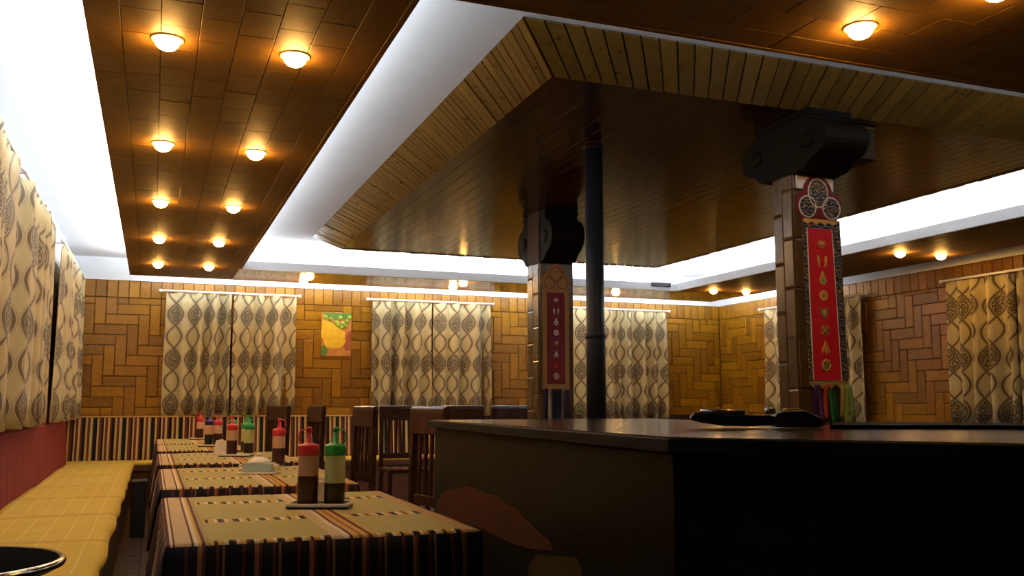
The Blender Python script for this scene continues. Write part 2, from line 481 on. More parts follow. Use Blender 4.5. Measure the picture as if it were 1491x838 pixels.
# ---------------------------------------------------------------- soffit ring with tiles
soff_me = MB().add([(-.5, -.5, 0), (.5, -.5, 0), (.5, .5, 0), (-.5, .5, 0), (-.5, -.5, -.9), (.5, -.5, -.9), (.5, .5, -.9), (-.5, .5, -.9),
                    (-.493, -.496, -1), (.493, -.496, -1), (.493, .496, -1), (-.493, .496, -1)],
                   [(0, 1, 5, 4), (1, 2, 6, 5), (2, 3, 7, 6), (3, 0, 4, 7), (4, 5, 9, 8), (5, 6, 10, 9), (6, 7, 11, 10), (7, 4, 8, 11), (8, 9, 10, 11)]).mesh('soffit_tile', M['soffit'])
ZT = ZS + .012
soff_gloss_me = soff_me.copy(); soff_gloss_me.materials.clear(); soff_gloss_me.materials.append(M['soffit_gloss'])
def soffit(name, x0, x1, y0, y1, label, tw, tl, along, tx0=None, tx1=None, ty0=None, ty1=None, border=.14, me=None):
    me = me or soff_me
    s = tag(MB().box(x0, x1, y0, y1, ZT, ZT + .05).build(name, M['grout']), kind='structure', label=label)
    tx0 = x0 if tx0 is None else tx0; tx1 = x1 if tx1 is None else tx1; ty0 = y0 if ty0 is None else ty0; ty1 = y1 if ty1 is None else ty1
    def put(ax, bx, ay, by):
        piece(me, 'soffit_tile', s, ((ax + bx) / 2, (ay + by) / 2, ZT), (bx - ax - .003, by - ay - .003, .011 + random.random() * .001))
    # along == 'y': columns of tiles run in y, staggered
    A0, A1, B0, B1 = (tx0, tx1, ty0, ty1) if along == 'y' else (ty0, ty1, tx0, tx1)
    def putab(a, b_, c_, d_):
        if along == 'y': put(a, b_, c_, d_)
        else: put(c_, d_, a, b_)
    if border:
        y = B0
        while y < B1 - .05:
            e = min(y + 1.5, B1); putab(A0, A0 + border, y, e); putab(A1 - border, A1, y, e); y = e
        A0 += border; A1 -= border
    n = max(1, int(round((A1 - A0) / tw)))
    for k in range(n):
        a, b_ = A0 + k * (A1 - A0) / n, A0 + (k + 1) * (A1 - A0) / n
        y = B0 - (tl / 2 if k % 2 else 0)
        while y < B1 - .01:
            c_, d_ = max(y, B0), min(y + tl, B1)
            if d_ - c_ > .02: putab(a, b_, c_, d_)
            y += tl
    return s
soffit('soffit_left', SX0, HX0, YF, SY1, 'brown tiled lowered ceiling strip with two rows of downlights', .142, .245, 'y', ty0=2.85, border=.13)
soffit('soffit_back', HX0, SX1, HY1, SY1, 'brown tiled lowered ceiling strip along the far wall', .155, .36, 'x', border=.14, me=soff_gloss_me)
soffit('soffit_right', HX1, SX1, HY0, HY1, 'brown tiled lowered ceiling strip along the right wall', .17, .40, 'y', ty0=4.4, border=.14)
soffit('soffit_front', HX0, SX1, YF, HY0, 'dark brown tiled lowered ceiling strip nearest the camera', .16, .30, 'x', tx0=.82, tx1=4.8, ty0=1.9, border=.14)
# white lips round the tray and a plain edge to the outer cove
lipw = .03
tag(MB().box(HX0, HX1, HY1 - lipw, HY1 - .001, ZS - .004, ZS + .095).build('trim_1', M['white'], bevel=.004), kind='structure', label='white lip of the tray on the far side')
tag(MB().box(HX1 - lipw, HX1 - .001, HY0, HY1 - lipw - .001, ZS - .004, ZS + .095).build('trim_2', M['white'], bevel=.004), kind='structure', label='white lip of the tray on the right side')
tag(MB().box(HX0 + .001, HX0 + lipw, HY0, HY1 - lipw - .001, ZS - .002, ZS + .055).build('trim_3', M['soffit'], bevel=.004), kind='structure', label='brown lip of the tray on the left side')
tag(MB().box(HX0 + lipw + .001, HX1 - lipw - .001, HY0 + .001, HY0 + lipw, ZS - .002, ZS + .055).build('trim_4', M['soffit'], bevel=.004), kind='structure', label='brown lip of the tray on the near side')

# unseen boards added above the soffits to keep tray light off the outer coves
for k, (a, b_, c_, d_, side) in enumerate([(.22, .26, YF, 10.92, 'left'), (.22, 6.97, 10.92, 10.96, 'far'), (6.93, 6.97, 2.72, 10.92, 'right'), (.26, 6.93, 2.72, 2.76, 'near')]):
    tag(MB().box(a, b_, c_, d_, ZT + .05, ZC).build('trim_%d' % (5 + k), M['white']), kind='structure', label='added white light-blocking board above the soffit on the %s side' % side)

# hanging wooden panel in the tray: an upturned shallow pan, sloping plank border and flat plank field
WX0, WX1, WY0, WY1, WZ = 1.74, 5.40, 3.95, 9.32, 2.72
UX0, UX1, UY0, UY1, UZ = 1.485, 5.655, 3.70, 9.575, 2.876
hp = MB().add([(WX0, WY0, WZ + .008), (WX1, WY0, WZ + .008), (WX1, WY1, WZ + .008), (WX0, WY1, WZ + .008), (UX0, UY0, UZ), (UX1, UY0, UZ), (UX1, UY1, UZ), (UX0, UY1, UZ)],
              [(0, 3, 2, 1), (4, 5, 6, 7), (0, 1, 5, 4), (1, 2, 6, 5), (2, 3, 7, 6), (3, 0, 4, 7)]).build('hanging_ceiling', M['grout'])
tag(hp, kind='structure', label='glossy dark wooden panel hung in the white tray with sloping plank border')
plank_me = MB().add([(-.5, -.5, 0), (.5, -.5, 0), (.5, .5, 0), (-.5, .5, 0), (-.5, -.5, -.6), (.5, -.5, -.6), (.5, .5, -.6), (-.5, .5, -.6),
                     (-.485, -.5, -1), (.485, -.5, -1), (.485, .5, -1), (-.485, .5, -1)],
                    [(0, 1, 5, 4), (1, 2, 6, 5), (2, 3, 7, 6), (3, 0, 4, 7), (4, 5, 9, 8), (6, 7, 11, 10), (5, 6, 10, 9), (7, 4, 8, 11), (8, 9, 10, 11)]).mesh('plank', M['plank'])
nP = 36
for k in range(nP):
    a = WX0 + k * (WX1 - WX0) / nP; wd = (WX1 - WX0) / nP
    y = WY0 - (k * .61) % 1.4
    while y < WY1 - .01:
        c_, d_ = max(y, WY0), min(y + 1.4, WY1)
        if d_ - c_ > .05:
            piece(plank_me, 'plank', hp, (a + wd / 2, (c_ + d_) / 2, WZ + .008), (wd - .0025, d_ - c_ - .002, .009))
        y += 1.4
# sloping planks: one quad prism each
def slope_planks(p0, p1, q0, q1, n):
    p0, p1, q0, q1 = map(Vector, (p0, p1, q0, q1))      # lower edge p, upper edge q
    nrm = (p1 - p0).cross(q0 - p0).normalized()
    if nrm.z > 0: nrm = -nrm
    for k in range(n):
        a, b_ = (k + .05) / n, (k + .95) / n
        lo = .010 + random.random() * .006
        base = [p0.lerp(p1, a), p0.lerp(p1, b_), q0.lerp(q1, b_), q0.lerp(q1, a)]
        out = [v + nrm * lo for v in base]
        MB().add(base + out, [(0, 1, 2, 3), (4, 5, 6, 7), (0, 1, 5, 4), (1, 2, 6, 5), (2, 3, 7, 6), (3, 0, 4, 7)]).build('slope_plank', M['slope'], hp)
LZ = WZ
slope_planks((WX0, WY0, LZ), (WX0, WY1, LZ), (UX0, UY0, UZ), (UX0, UY1, UZ), 84)
slope_planks((WX0, WY0, LZ), (WX1, WY0, LZ), (UX0, UY0, UZ), (UX1, UY0, UZ), 42)
slope_planks((WX0, WY1, LZ), (WX1, WY1, LZ), (UX0, UY1, UZ), (UX1, UY1, UZ), 36)
slope_planks((WX1, WY0, LZ), (WX1, WY1, LZ), (UX1, UY0, UZ), (UX1, UY1, UZ), 44)

# ---------------------------------------------------------------- cove lighting
def led(x0, x1, y0, y1, z, label, h=.018, mat='led'):
    t = empty('led_strip', ((x0 + x1) / 2, (y0 + y1) / 2, z))
    tag(t, label, 'light', 'cove light strips')
    cx, cy = (x0 + x1) / 2, (y0 + y1) / 2
    MB().box(x0 - cx - .01, x1 - cx + .01, y0 - cy - .01, y1 - cy + .01, 0, .012).build('channel', M['rod'], t)
    MB().box(x0 - cx, x1 - cx, y0 - cy, y1 - cy, .012, .012 + h).build('diffuser', M[mat], t)
TOPZ = ZT + .05
led(-.24, -.20, 1.0, 11.2, TOPZ, 'cool white light strip in the cove above the left curtains')
led(-.1, 7.42, 11.335, 11.368, TOPZ, 'cool white light strip in the cove along the far wall')
led(7.455, 7.488, 9.7, 11.3, TOPZ, 'cool white light strip in the right cove near the far corner')
led(.95, 6.4, HY1 + .05, HY1 + .09, TOPZ, 'cool white light strip behind the far lip of the tray', mat='led_strong')
led(HX1 + .05, HX1 + .09, 3.3, 10.4, TOPZ, 'cool white light strip behind the right lip of the tray', mat='led_strong')

led(HX0 - .10, HX0 - .06, 3.3, 10.2, TOPZ, 'cool white light strip behind the left lip of the tray', .03, 'led_dim')
led(1.2, 6.2, HY0 - .10, HY0 - .06, TOPZ, 'cool white light strip behind the near lip of the tray', .03, 'led_faint')

# small black vent in the tray corner
v = empty('air_vent', (6.10, HY1 - lipw - .008, ZS + .048)); tag(v, 'small dark vent slot in the corner of the white tray lip', 'vent')
MB().box(-.14, .14, -.012, .012, .0, .05).build('vent_frame', M['black'], v, bevel=.004)
for k in range(3): MB().box(-.13, .13, -.018, -.012, .008 + k * .014, .014 + k * .014).build('slat', M['black'], v)

# ---------------------------------------------------------------- downlights
def make_light():
    r = empty('downlight')
    MB().lathe([(.048, .002), (.064, .002), (.066, 0), (.064, -.004), (.052, -.006), (.048, -.003)], 24).build('trim_ring', M['trimring'], r, True)
    MB().lathe([(.046, .002), (.048, -.012), (.044, -.026), (.033, -.038), (.016, -.046), (.002, -.048)], 20).build('bulb', M['lamp'], r, True)
    return r
proto = None
def light(x, y, label):
    global proto
    if proto is None: proto = make_light(); o = proto
    else: o = copy_tree(proto)
    o.location = (x, y, ZS)
    tag(o, label, 'light', 'recessed warm downlights')
ords = ['nearest the camera', 'second from the camera', 'third from the camera', 'fourth from the camera', 'farthest, by the end wall']
for k in range(5):
    y = 3.86 + 1.62 * k
    light(-.01, y, 'warm downlight in the left ceiling strip, left row, ' + ords[k])
    light(.50, y, 'warm downlight in the left ceiling strip, right row, ' + ords[k])
for x, y, n in [(1.63, 10.74, 'inner downlight over the gap left of the fruit picture'), (1.62, 11.10, 'outer downlight over the gap left of the fruit picture'),
                (3.47, 10.64, 'inner downlight in front of the middle curtained window'), (3.47, 11.05, 'outer downlight in front of the middle curtained window'),
                (5.66, 10.84, 'single downlight just right of the black stove pipe'),
                (6.74, 10.18, 'far downlight in the right ceiling strip, inner one, near the corner'), (7.20, 10.12, 'far downlight in the right ceiling strip, outer one, near the corner'),
                (6.76, 6.96, 'downlight right of the red banner, the inner of two'), (7.24, 6.92, 'downlight right of the red banner, the outer of two'),
                (2.53, 2.75, 'large bright downlight in the near ceiling strip at upper right'), (2.74, 2.30, 'downlight cut by the top edge of the picture')]:
    light(x, y, n)

# ---------------------------------------------------------------- curtains
def curtain(name, length, z0, z1, label, group, org, rz, fold=.205, amp=.080, seed=0, uoff=0.0):
    """hangs along local +x from org, folds in local y."""
    rnd = random.Random(seed)
    n = int(length / fold * 9); rows = 10
    ph = [rnd.random() * 6.28 for _ in range(4)]
    def off(x, t):
        wob = .9 * math.sin(x * 4.1 + ph[0]) + .6 * math.sin(x * 9.3 + ph[1])
        p = 2 * math.pi * x / fold + wob * 1.3
        a = amp * (.50 + .40 * (1 - t) + .35 * math.sin(x * 6.0 + ph[2]))
        s_ = math.sin(p); s_ = math.copysign(abs(s_) ** .8, s_)
        return a * s_ + .006 * math.sin(2 * p + 3 * t + ph[3])
    vs_, uvs, fs = [], [], []
    for j in range(rows + 1):
        t = j / rows; z = z0 + (z1 - z0) * t
        u = uoff; px = py = None
        for i in range(n + 1):
            x = length * i / n
            spread = 1 + .012 * (1 - t)
            xx = (x - length / 2) * spread + length / 2 + .008 * math.sin(9 * x + 4 * (1 - t) + ph[1]) * (1 - t)
            y = off(x, t)
            if px is not None: u += math.hypot(xx - px, y - py)
            px, py = xx, y
            zz = z + (.010 * math.sin(2 * math.pi * x / fold + ph[2]) if j == rows else 0) + (.010 * math.sin(11 * x + ph[0]) if j == 0 else 0)
            vs_.append((xx, y, zz)); uvs.append((u, z - z0))
    for j in range(rows):
        for i in range(n):
            fs.append((j * (n + 1) + i, j * (n + 1) + i + 1, (j + 1) * (n + 1) + i + 1, (j + 1) * (n + 1) + i))
    me = bpy.data.meshes.new(name); me.from_pydata(vs_, [], fs); me.update()
    ul = me.uv_layers.new(name='UVMap')
    for lp in me.loops: ul.data[lp.index].uv = uvs[lp.vertex_index]
    me.materials.append(M['curtain']); me.shade_smooth()
    o = bpy.data.objects.new(name, me); COL.objects.link(o)
    o.location = org; o.rotation_euler = (0, 0, rz)
    sd = o.modifiers.new('thickness', 'SOLIDIFY'); sd.thickness = .004
    tag(o, label, 'curtain', group)
    return o
def rod(p0, p1, label, wall_dir):
    p0, p1 = Vector(p0), Vector(p1)
    t = empty('curtain_rod', p0); tag(t, label, 'curtain rod', 'curtain rods')
    d = p1 - p0
    MB().tube([(0, 0, 0), d], .014, 10).build('pole', M['rod'], t, True)
    for e in (Vector((0, 0, 0)), d):
        MB().lathe([(.004, -.022), (.018, -.016), (.022, 0), (.018, .016), (.004, .022)], 12, e).build('finial', M['rod'], t, True)
    for f in (.06, .94):
        c = d * f; w_ = Vector(wall_dir)
        MB().tube([c, c + w_], .009, 8).build('bracket', M['rod'], t)
GB = 'patterned curtains in front of the windows'
nm = ['left of the fruit picture', 'right of the fruit picture', 'behind the black stove pipe']
for k, (a, b_) in enumerate(CW):
    m_ = (a + b_) / 2
    curtain('curtain', m_ - a - .02, 1.00 if k != 2 else .93, 2.475, 'left half of the grey patterned curtain ' + nm[k], GB, (a, YB - .095, 0), 0, seed=10 + k, uoff=.1 * k)
    curtain('curtain', b_ - m_ - .02, 1.00 if k != 2 else .93, 2.475, 'right half of the grey patterned curtain ' + nm[k], GB, (m_ + .012, YB - .095, 0), 0, seed=20 + k, uoff=.17 + .1 * k)
    rod((a - .07, YB - .095, 2.495), (b_ + .04, YB - .095, 2.495), 'white curtain rod on the far wall ' + nm[k], (0, .09, 0))
for k, (a, b_) in enumerate(CR):
    m_ = (a + b_) / 2
    wn = ['partly hidden by the pillar with the red banner', 'at the right edge of the picture'][k]
    for h, (p, q) in enumerate(((a, m_), (m_, b_))):
        curtain('curtain', q - p - .03, .93, 2.43, ('near half' if h == 0 else 'far half') + ' of the yellowish patterned curtain ' + wn, GB, (XR - .095, q - .015, 0), -math.pi / 2, seed=30 + 3 * k + h, uoff=.2 * k + .13 * h)
    rod((XR - .095, a - .05, 2.45), (XR - .095, b_ + .05, 2.45), 'white curtain rod over the curtain ' + wn, (.09, 0, 0))
for k, (p, q, n) in enumerate([(9.15, 11.72, 'curtain on the left wall beside the far corner'), (6.42, 8.35, 'curtain on the left wall, middle one of three'), (3.6, 6.12, 'curtain on the left wall cut by the picture edge')]):
    curtain('curtain', q - p, .985, 2.575, 'cream patterned ' + n, GB, (-.815, p, 0), math.pi / 2, fold=.24, amp=.05, seed=50 + k, uoff=.12 * k)
    rod((-.815, p - .06, 2.60), (-.815, q + .06, 2.60), 'white rod over the ' + n, (-.12, 0, 0))

# ---------------------------------------------------------------- fruit picture
p = empty('picture', (1.97, YB - .022, 1.75)); tag(p, 'unframed picture of yellow fruit and green grapes on the far wall', 'picture')
MB().box(0, .385, -.012, .002, 0, .555).build('canvas', mat_plain('picture_ground', (.42, .17, .03), .5, vary=.5, scale=7), p)
yl = mat_plain('painted_yellow', (.72, .46, .02), .5, vary=.35, scale=14)
gr = mat_plain('painted_green', (.22, .36, .03), .5, vary=.5, scale=16)
gd = mat_plain('painted_dark_green', (.08, .17, .02), .5, vary=.4, scale=12)
rd = mat_plain('painted_russet', (.26, .06, .015), .5, vary=.4, scale=12)
def flat(pts, mat, name, par, y0, y1): return MB().prism(pts, y0, y1, 'y').build(name, mat, par)
flat([(0.01, .47), (.12, .43), (.22, .36), (.31, .31), (.30, .25), (.32, .19), (.27, .12), (.16, .09), (.05, .12), (.03, .2), (.0, .25)], yl, 'painted_fruit', p, -.014, -.012)
flat([(.02, .555), (.385, .555), (.385, .50), (.30, .47), (.2, .46), (.1, .48), (.02, .52)], gd, 'painted_leaf', p, -.014, -.012)
flat([(0, 0), (0, .12), (.05, .14), (.09, .07), (.06, 0)], gd, 'painted_leaf', p, -.014, -.012)
flat([(.29, .12), (.33, .30), (.385, .33), (.385, .08), (.32, .07)], rd, 'painted_fruit', p, -.0135, -.012)
for gx, gz in [(.05, .50), (.12, .47), (.19, .43), (.24, .49), (.27, .42), (.26, .37), (.33, .45), (.31, .39), (.36, .50), (.21, .40)]:
    MB().lathe([(.030, 0), (.027, .004), (.017, .008), (.003, .010)], 12, M=Matrix.Translation((gx, -.013, gz)) @ Matrix.Rotation(math.pi / 2, 4, 'X')).build('painted_grape', gr, p, True)

# ---------------------------------------------------------------- benches
def wavy_slab(x0, x1, y0, y1, z0, z1, nx, ny, amp, edge):
    mb = MB(); rnd = random.Random(5)
    g = {}
    for i in range(nx + 1):
        for j in range(ny + 1):
            x = x0 + (x1 - x0) * i / nx; y = y0 + (y1 - y0) * j / ny
            e = edge * math.sin(y * 7 + .7 * math.sin(y * 3.1)) if i == nx else 0
            z = z1 + amp * (math.sin(y * 5.7 + 1.1 * math.sin(x * 4)) * .5 + math.sin(y * 2.3 + x * 3) * .6)
            if i == nx: z -= .012
            g[i, j] = len(mb.v); mb.v.append((x + e, y, z))
    for i in range(nx):
        for j in range(ny): mb.f.append((g[i, j], g[i + 1, j], g[i + 1, j + 1], g[i, j + 1]))
    lo = {}
    for (i, j) in g:
        if i in (0, nx) or j in (0, ny):
            vx = mb.v[g[i, j]]; lo[i, j] = len(mb.v); mb.v.append((vx[0], vx[1], z0))
    for i in range(nx):
        mb.f.append((g[i, 0], lo[i, 0], lo[i + 1, 0], g[i + 1, 0])); mb.f.append((g[i, ny], g[i + 1, ny], lo[i + 1, ny], lo[i, ny]))
    for j in range(ny):
        mb.f.append((g[0, j], g[0, j + 1], lo[0, j + 1], lo[0, j])); mb.f.append((g[nx, j], lo[nx, j], lo[nx, j + 1], g[nx, j + 1]))
    return mb
BY0, BY1 = 3.36, 11.20
BX1 = -.165
b1 = empty('wall_bench', (0, 0, 0)); tag(b1, 'long bench with straw yellow cover along the left wall under the curtains', 'bench')
MB().box(XL + .02, BX1 - .03, BY0 + .02, BY1, 0, .40).build('base', M['benchwood'], b1, bevel=.006)
MB().box(XL + .03, BX1 - .005, BY0, BY1, .40, .462).build('seat_board', M['benchwood'], b1, bevel=.006)
wavy_slab(XL + .10, BX1, BY0 - .01, BY1 + .005, .455, .497, 14, 150, .006, .007).build('seat_cover', M['bench_cover'], b1, True)
mb = MB()
MB().prism([(XL + .02, .462), (XL + .11, .462), (XL + .085, .955), (XL + .05, .975), (XL + .02, .965)], BY0, BY1, 'y').build('backrest', M['red_ribbed'], b1, bevel=.01)
b2 = empty('wall_bench', (0, 0, 0)); tag(b2, 'bench with striped backrest along the far wall', 'bench')
MB().box(XL + .02, 4.15, 11.25, 11.86, 0, .40).build('base', M['benchwood'], b2, bevel=.006)
MB().box(XL + .03, 4.16, 11.215, 11.86, .40, .462).build('seat_board', M['benchwood'], b2, bevel=.006)
MB().box(XL + .03, 4.14, 11.21, 11.80, .462, .497).build('seat_cover', M['bench_cover'], b2, bevel=.012)
MB().prism([(11.72, .497), (11.86, .497), (11.86, .99), (11.83, 1.0), (11.78, .985)], XL + .03, 4.14, 'x').build('backrest', M['back_stripe'], b2, bevel=.012)
MB().box(XL + .03, 4.14, 11.775, 11.868, .985, 1.003).build('top_rail', mat_plain('tan_top_rail', (.42, .26, .07), .5), b2, bevel=.006)

# black bin at the edge of the aisle
t = empty('bin', (-.075, 8.9, 0)); tag(t, 'black open bin in the gap between the yellow bench and the tables', 'bin')
MB().prism([(-.06, -.1), (.06, -.1), (.06, .1), (-.06, .1)], 0, .47).build('body', M['black'], t, bevel=.01)
MB().prism([(-.068, -.108), (.068, -.108), (.068, .108), (-.068, .108)], .455, .48).build('rim', M['black'], t, bevel=.006)

# ---------------------------------------------------------------- tables
TW, TD, TZ = .92, 1.40, .75
M['tablecloth'] = mat_tablecloth(TW, TD)
def cloth_mesh(seed):
    """Top sheet and four wavy hanging sides as one cloth, UV = metres from the front left corner."""
    rnd = random.Random(seed); ph = rnd.random() * 6
    drop = .28
    nx, ny, nd = 46, 70, 6
    us = [-drop * (nd - k) / nd for k in range(nd)] + [TW * i / nx for i in range(nx + 1)] + [TW + drop * (k + 1) / nd for k in range(nd)]
    vsn = [-drop * (nd - k) / nd for k in range(nd)] + [TD * j / ny for j in range(ny + 1)] + [TD + drop * (k + 1) / nd for k in range(nd)]
    V, UV, idx, F = [], [], {}, []
    for i, u in enumerate(us):
        for j, v in enumerate(vsn):
            ou = -min(u, 0) + max(u - TW, 0); ov = -min(v, 0) + max(v - TD, 0)
            if ou > 0 and ov > 0:
                # corner folds: skip
                continue
            x = min(max(u, 0), TW); y = min(max(v, 0), TD); z = 0.0
            d = max(ou, ov)
            if d > 0:
                z = -d
                q = d / drop
                wv = (.016 * math.sin((y if ou else x) * 34 + ph) + .007 * math.sin((y if ou else x) * 71 + ph)) * q
                out = .006 + .022 * q + wv
                if ou: x += out if u > TW else -out
                else: y += out if v > TD else -out
            else:
                z = .0015 * math.sin(x * 19 + ph) * math.sin(y * 13)
                e = min(x, TW - x, y, TD - y)
                if e < .006: z -= .003
            idx[i, j] = len(V); V.append((x, y, z)); UV.append((u, v))
    for i in range(len(us) - 1):
        for j in range(len(vsn) - 1):
            ks = [(i, j), (i + 1, j), (i + 1, j + 1), (i, j + 1)]
            if all(k in idx for k in ks): F.append(tuple(idx[k] for k in ks))
    me = bpy.data.meshes.new('tablecloth'); me.from_pydata(V, [], F); me.update()
    ul = me.uv_layers.new(name='UVMap')
    for lp in me.loops: ul.data[lp.index].uv = UV[lp.vertex_index]
    me.materials.append(M['tablecloth']); me.shade_smooth()
    return me
def make_table():
    t = empty('dining_table')
    MB().box(.01, TW - .01, .01, TD - .01, .705, .742).build('tabletop', M['chair'], t, bevel=.004)
    MB().box(.06, TW - .06, .06, TD - .06, .63, .705).build('apron', M['chair'], t)
    for x in (.05, TW - .12):
        for y in (.05, TD - .12): MB().box(x, x + .07, y, y + .07, 0, .63).build('leg', M['chair'], t, bevel=.004)
    return t
TY = [2.80 + 1.86 * k for k in range(5)]
TY[4] = 9.86
TDD = [1, 1, 1, .9, .92]; TWW = [1, 1, 1, .80, .76]
names = ['nearest the camera', 'second from the camera', 'third from the camera', 'fourth from the camera', 'farthest, before the striped bench']
tp = make_table()
for k in range(5):
    t = tp if k == 0 else copy_tree(tp)
    t.location = (.055, TY[k], 0); t.scale = (TWW[k], TDD[k], 1)
    tag(t, 'dark wooden dining table under a striped cloth, ' + names[k], 'table', 'tables beside the yellow bench')
    c = bpy.data.objects.new('tablecloth', cloth_mesh(k)); COL.objects.link(c)
    c.location = (.055, TY[k], TZ); c.scale = (TWW[k], TDD[k], 1)
    sd = c.modifiers.new('thickness', 'SOLIDIFY'); sd.thickness = .003; sd.offset = 1
    tag(c, 'woven striped olive and maroon cloth on the table ' + names[k], 'tablecloth', 'striped tablecloths')
TT = TZ + .004

# ---------------------------------------------------------------- bottles and table ware
def make_bottle(cap, clear, sauce, level=.5):
    r = empty('sauce_bottle')
    b_ = MB().lathe([(.034, 0), (.038, .004), (.0385, .08), (.0385, .175), (.036, .186), (.026, .196)], 22).build('bottle_body', clear, r, True)
    MB().lathe([(.0345, .001), (.0386, .005), (.0390, .08 * level * 2), (.0390, .19 * level), (.0386, .19 * level + .001)], 22).build('sauce', sauce, r, True)
    c = MB().lathe([(.0385, .182), (.0405, .184), (.0405, .216), (.038, .222), (.020, .226), (.0125, .230), (.010, .262), (.006, .270), (.002, .271)], 22).build('cap', cap, r, True)
    MB().lathe([(.008, .268), (.0105, .270), (.0105, .283), (.007, .288), (.002, .289)], 14).build('nozzle_cap', cap, c, True)
    pts = [(.010 * math.cos(a) - .0 - .026 * math.sin(max(0, a)) , .0, 0) for a in (0,)]
    arc = []
    for k in range(9):
        a = math.pi * k / 8
        arc.append((-.022 - .016 * math.sin(a), 0, .250 - .030 * math.cos(a)))
    arc = [(-.034, 0, .214)] + arc[1:-1] + [(-.010, 0, .278)]
    MB().tube(arc, .0028, 6).build('cap_strap', cap, c, True)
    return r
bp_red = bp_green = bp_navy = None
def bottle(kind, x, y, label, rz=0.0):
    global bp_red, bp_green, bp_navy
    if kind == 'red':
        if bp_red is None: bp_red = o = make_bottle(M['red_cap'], M['clearred'], M['sauce'], .56)
        else: o = copy_tree(bp_red)
    elif kind == 'green':
        if bp_green is None: bp_green = o = make_bottle(M['green_cap'], M['cleargreen'], M['sauce_soy'], .42)
        else: o = copy_tree(bp_green)
    else:
        if bp_navy is None: bp_navy = o = make_bottle(M['blue_cap'], M['clearred'], M['sauce_soy'], .5)
        else: o = copy_tree(bp_navy)
    o.location = (x, y, TT + .012); o.rotation_euler = (0, 0, rz)
    tag(o, label, 'bottle', 'squeeze bottles on the tables')
tray_p = None
def tray(x, y, label, rz=0.0):
    global tray_p
    if tray_p is None:
        tray_p = o = empty('condiment_tray')
        MB().box(-.115, .115, -.062, .062, 0, .010).build('tray_base', M['black'], o, bevel=.004)
        for s_ in (-1, 1):
            MB().box(-.115, .115, s_ * .058 - .004, s_ * .058 + .004, .008, .020).build('tray_edge', M['ceramic'], o, bevel=.002)
            MB().box(s_ * .111 - .004, s_ * .111 + .004, -.054, .054, .008, .020).build('tray_edge', M['ceramic'], o, bevel=.002)
    else: o = copy_tree(tray_p)
    o.location = (x, y, TT); o.rotation_euler = (0, 0, rz)
    tag(o, label, 'tray', 'condiment trays')
def dish(x, y, label):
    o = empty('lidded_dish', (x, y, TT), R(-20)); tag(o, label, 'dish')
    MB().box(-.105, .105, -.075, .075, 0, .010).build('saucer', M['ceramic'], o, bevel=.004)
    MB().prism([(-.075, .010), (.075, .010), (.085, .055), (.080, .060), (-.080, .060), (-.085, .055)], -.055, .055, 'y').build('dish_body', M['ceramic_blue'], o, bevel=.006)
    MB().lathe([(.066, .060), (.066, .066), (.050, .080), (.026, .090), (.018, .094)], 24).build('lid', M['ceramic'], o, True)
    MB().lathe([(.012, .092), (.012, .098), (.018, .104), (.014, .111), (.002, .113)], 14).build('lid_knob', M['ceramic'], o, True)
    for s_ in (-1, 1): MB().box(s_ * .096 - .012, s_ * .096 + .012, -.03, .03, .036, .052).build('handle', M['ceramic'], o, bevel=.005)
def napkins(x, y, label, rz=.3, h=.10):
    o = empty('napkin_stack', (x, y, TT), rz); tag(o, label, 'napkins')
    MB().box(-.06, .06, -.030, .030, 0, .012).build('holder', M['ceramic'], o, bevel=.004)
    for k in range(5):
        q = -.020 + k * .010; hh = h - .004 * (k % 2) - .006 * abs(k - 2)
        MB().prism([(-.05 + .003 * k, .012), (.05 - .002 * k, .012), (.046, hh * .8), (.012, hh), (-.03, hh * .92)], q - .004, q + .004, 'y').build('napkin', M['paper'], o)
CR_ = R(-21)
tray(.605, 3.575, 'dark condiment tray on the nearest table', CR_)
bottle('red', .560, 3.585, 'red-capped sauce bottle half full of dark sauce on the nearest table', R(-15))
bottle('green', .655, 3.552, 'green-capped soy bottle on the nearest table', R(160))
napkins(.625, 3.72, 'white napkins behind the two bottles on the nearest table')
dish(.575, 5.44, 'white lidded dish with pale teal sides on the second table')
bottle('red', .735, 5.88, 'red-capped bottle behind the white lidded dish on the second table', R(170))
tray(.60, 7.26, 'dark condiment tray on the third table', CR_)
bottle('red', .565, 7.25, 'red-capped bottle with dark sauce on the tray of the third table', R(10))
bottle('green', .70, 7.40, 'front green-capped bottle on the third table', R(190))
bottle('green', .71, 7.74, 'rear green-capped bottle on the third table', R(170))
napkins(.505, 7.62, 'white bunched napkins left of the bottles on the third table', .2, .115)
tray(.53, 9.02, 'dark condiment tray on the fourth table', CR_)
bottle('red', .575, 9.03, 'red-capped bottle on the fourth table', R(20))
bottle('navy', .50, 9.10, 'dark blue-capped bottle on the fourth table', R(20))
bottle('green', .72, 9.22, 'green-capped bottle on the fourth table', R(20))
tray(.52, 10.86, 'dark condiment tray on the farthest table', CR_)
bottle('red', .50, 10.86, 'red-capped bottle on the farthest table', R(20))

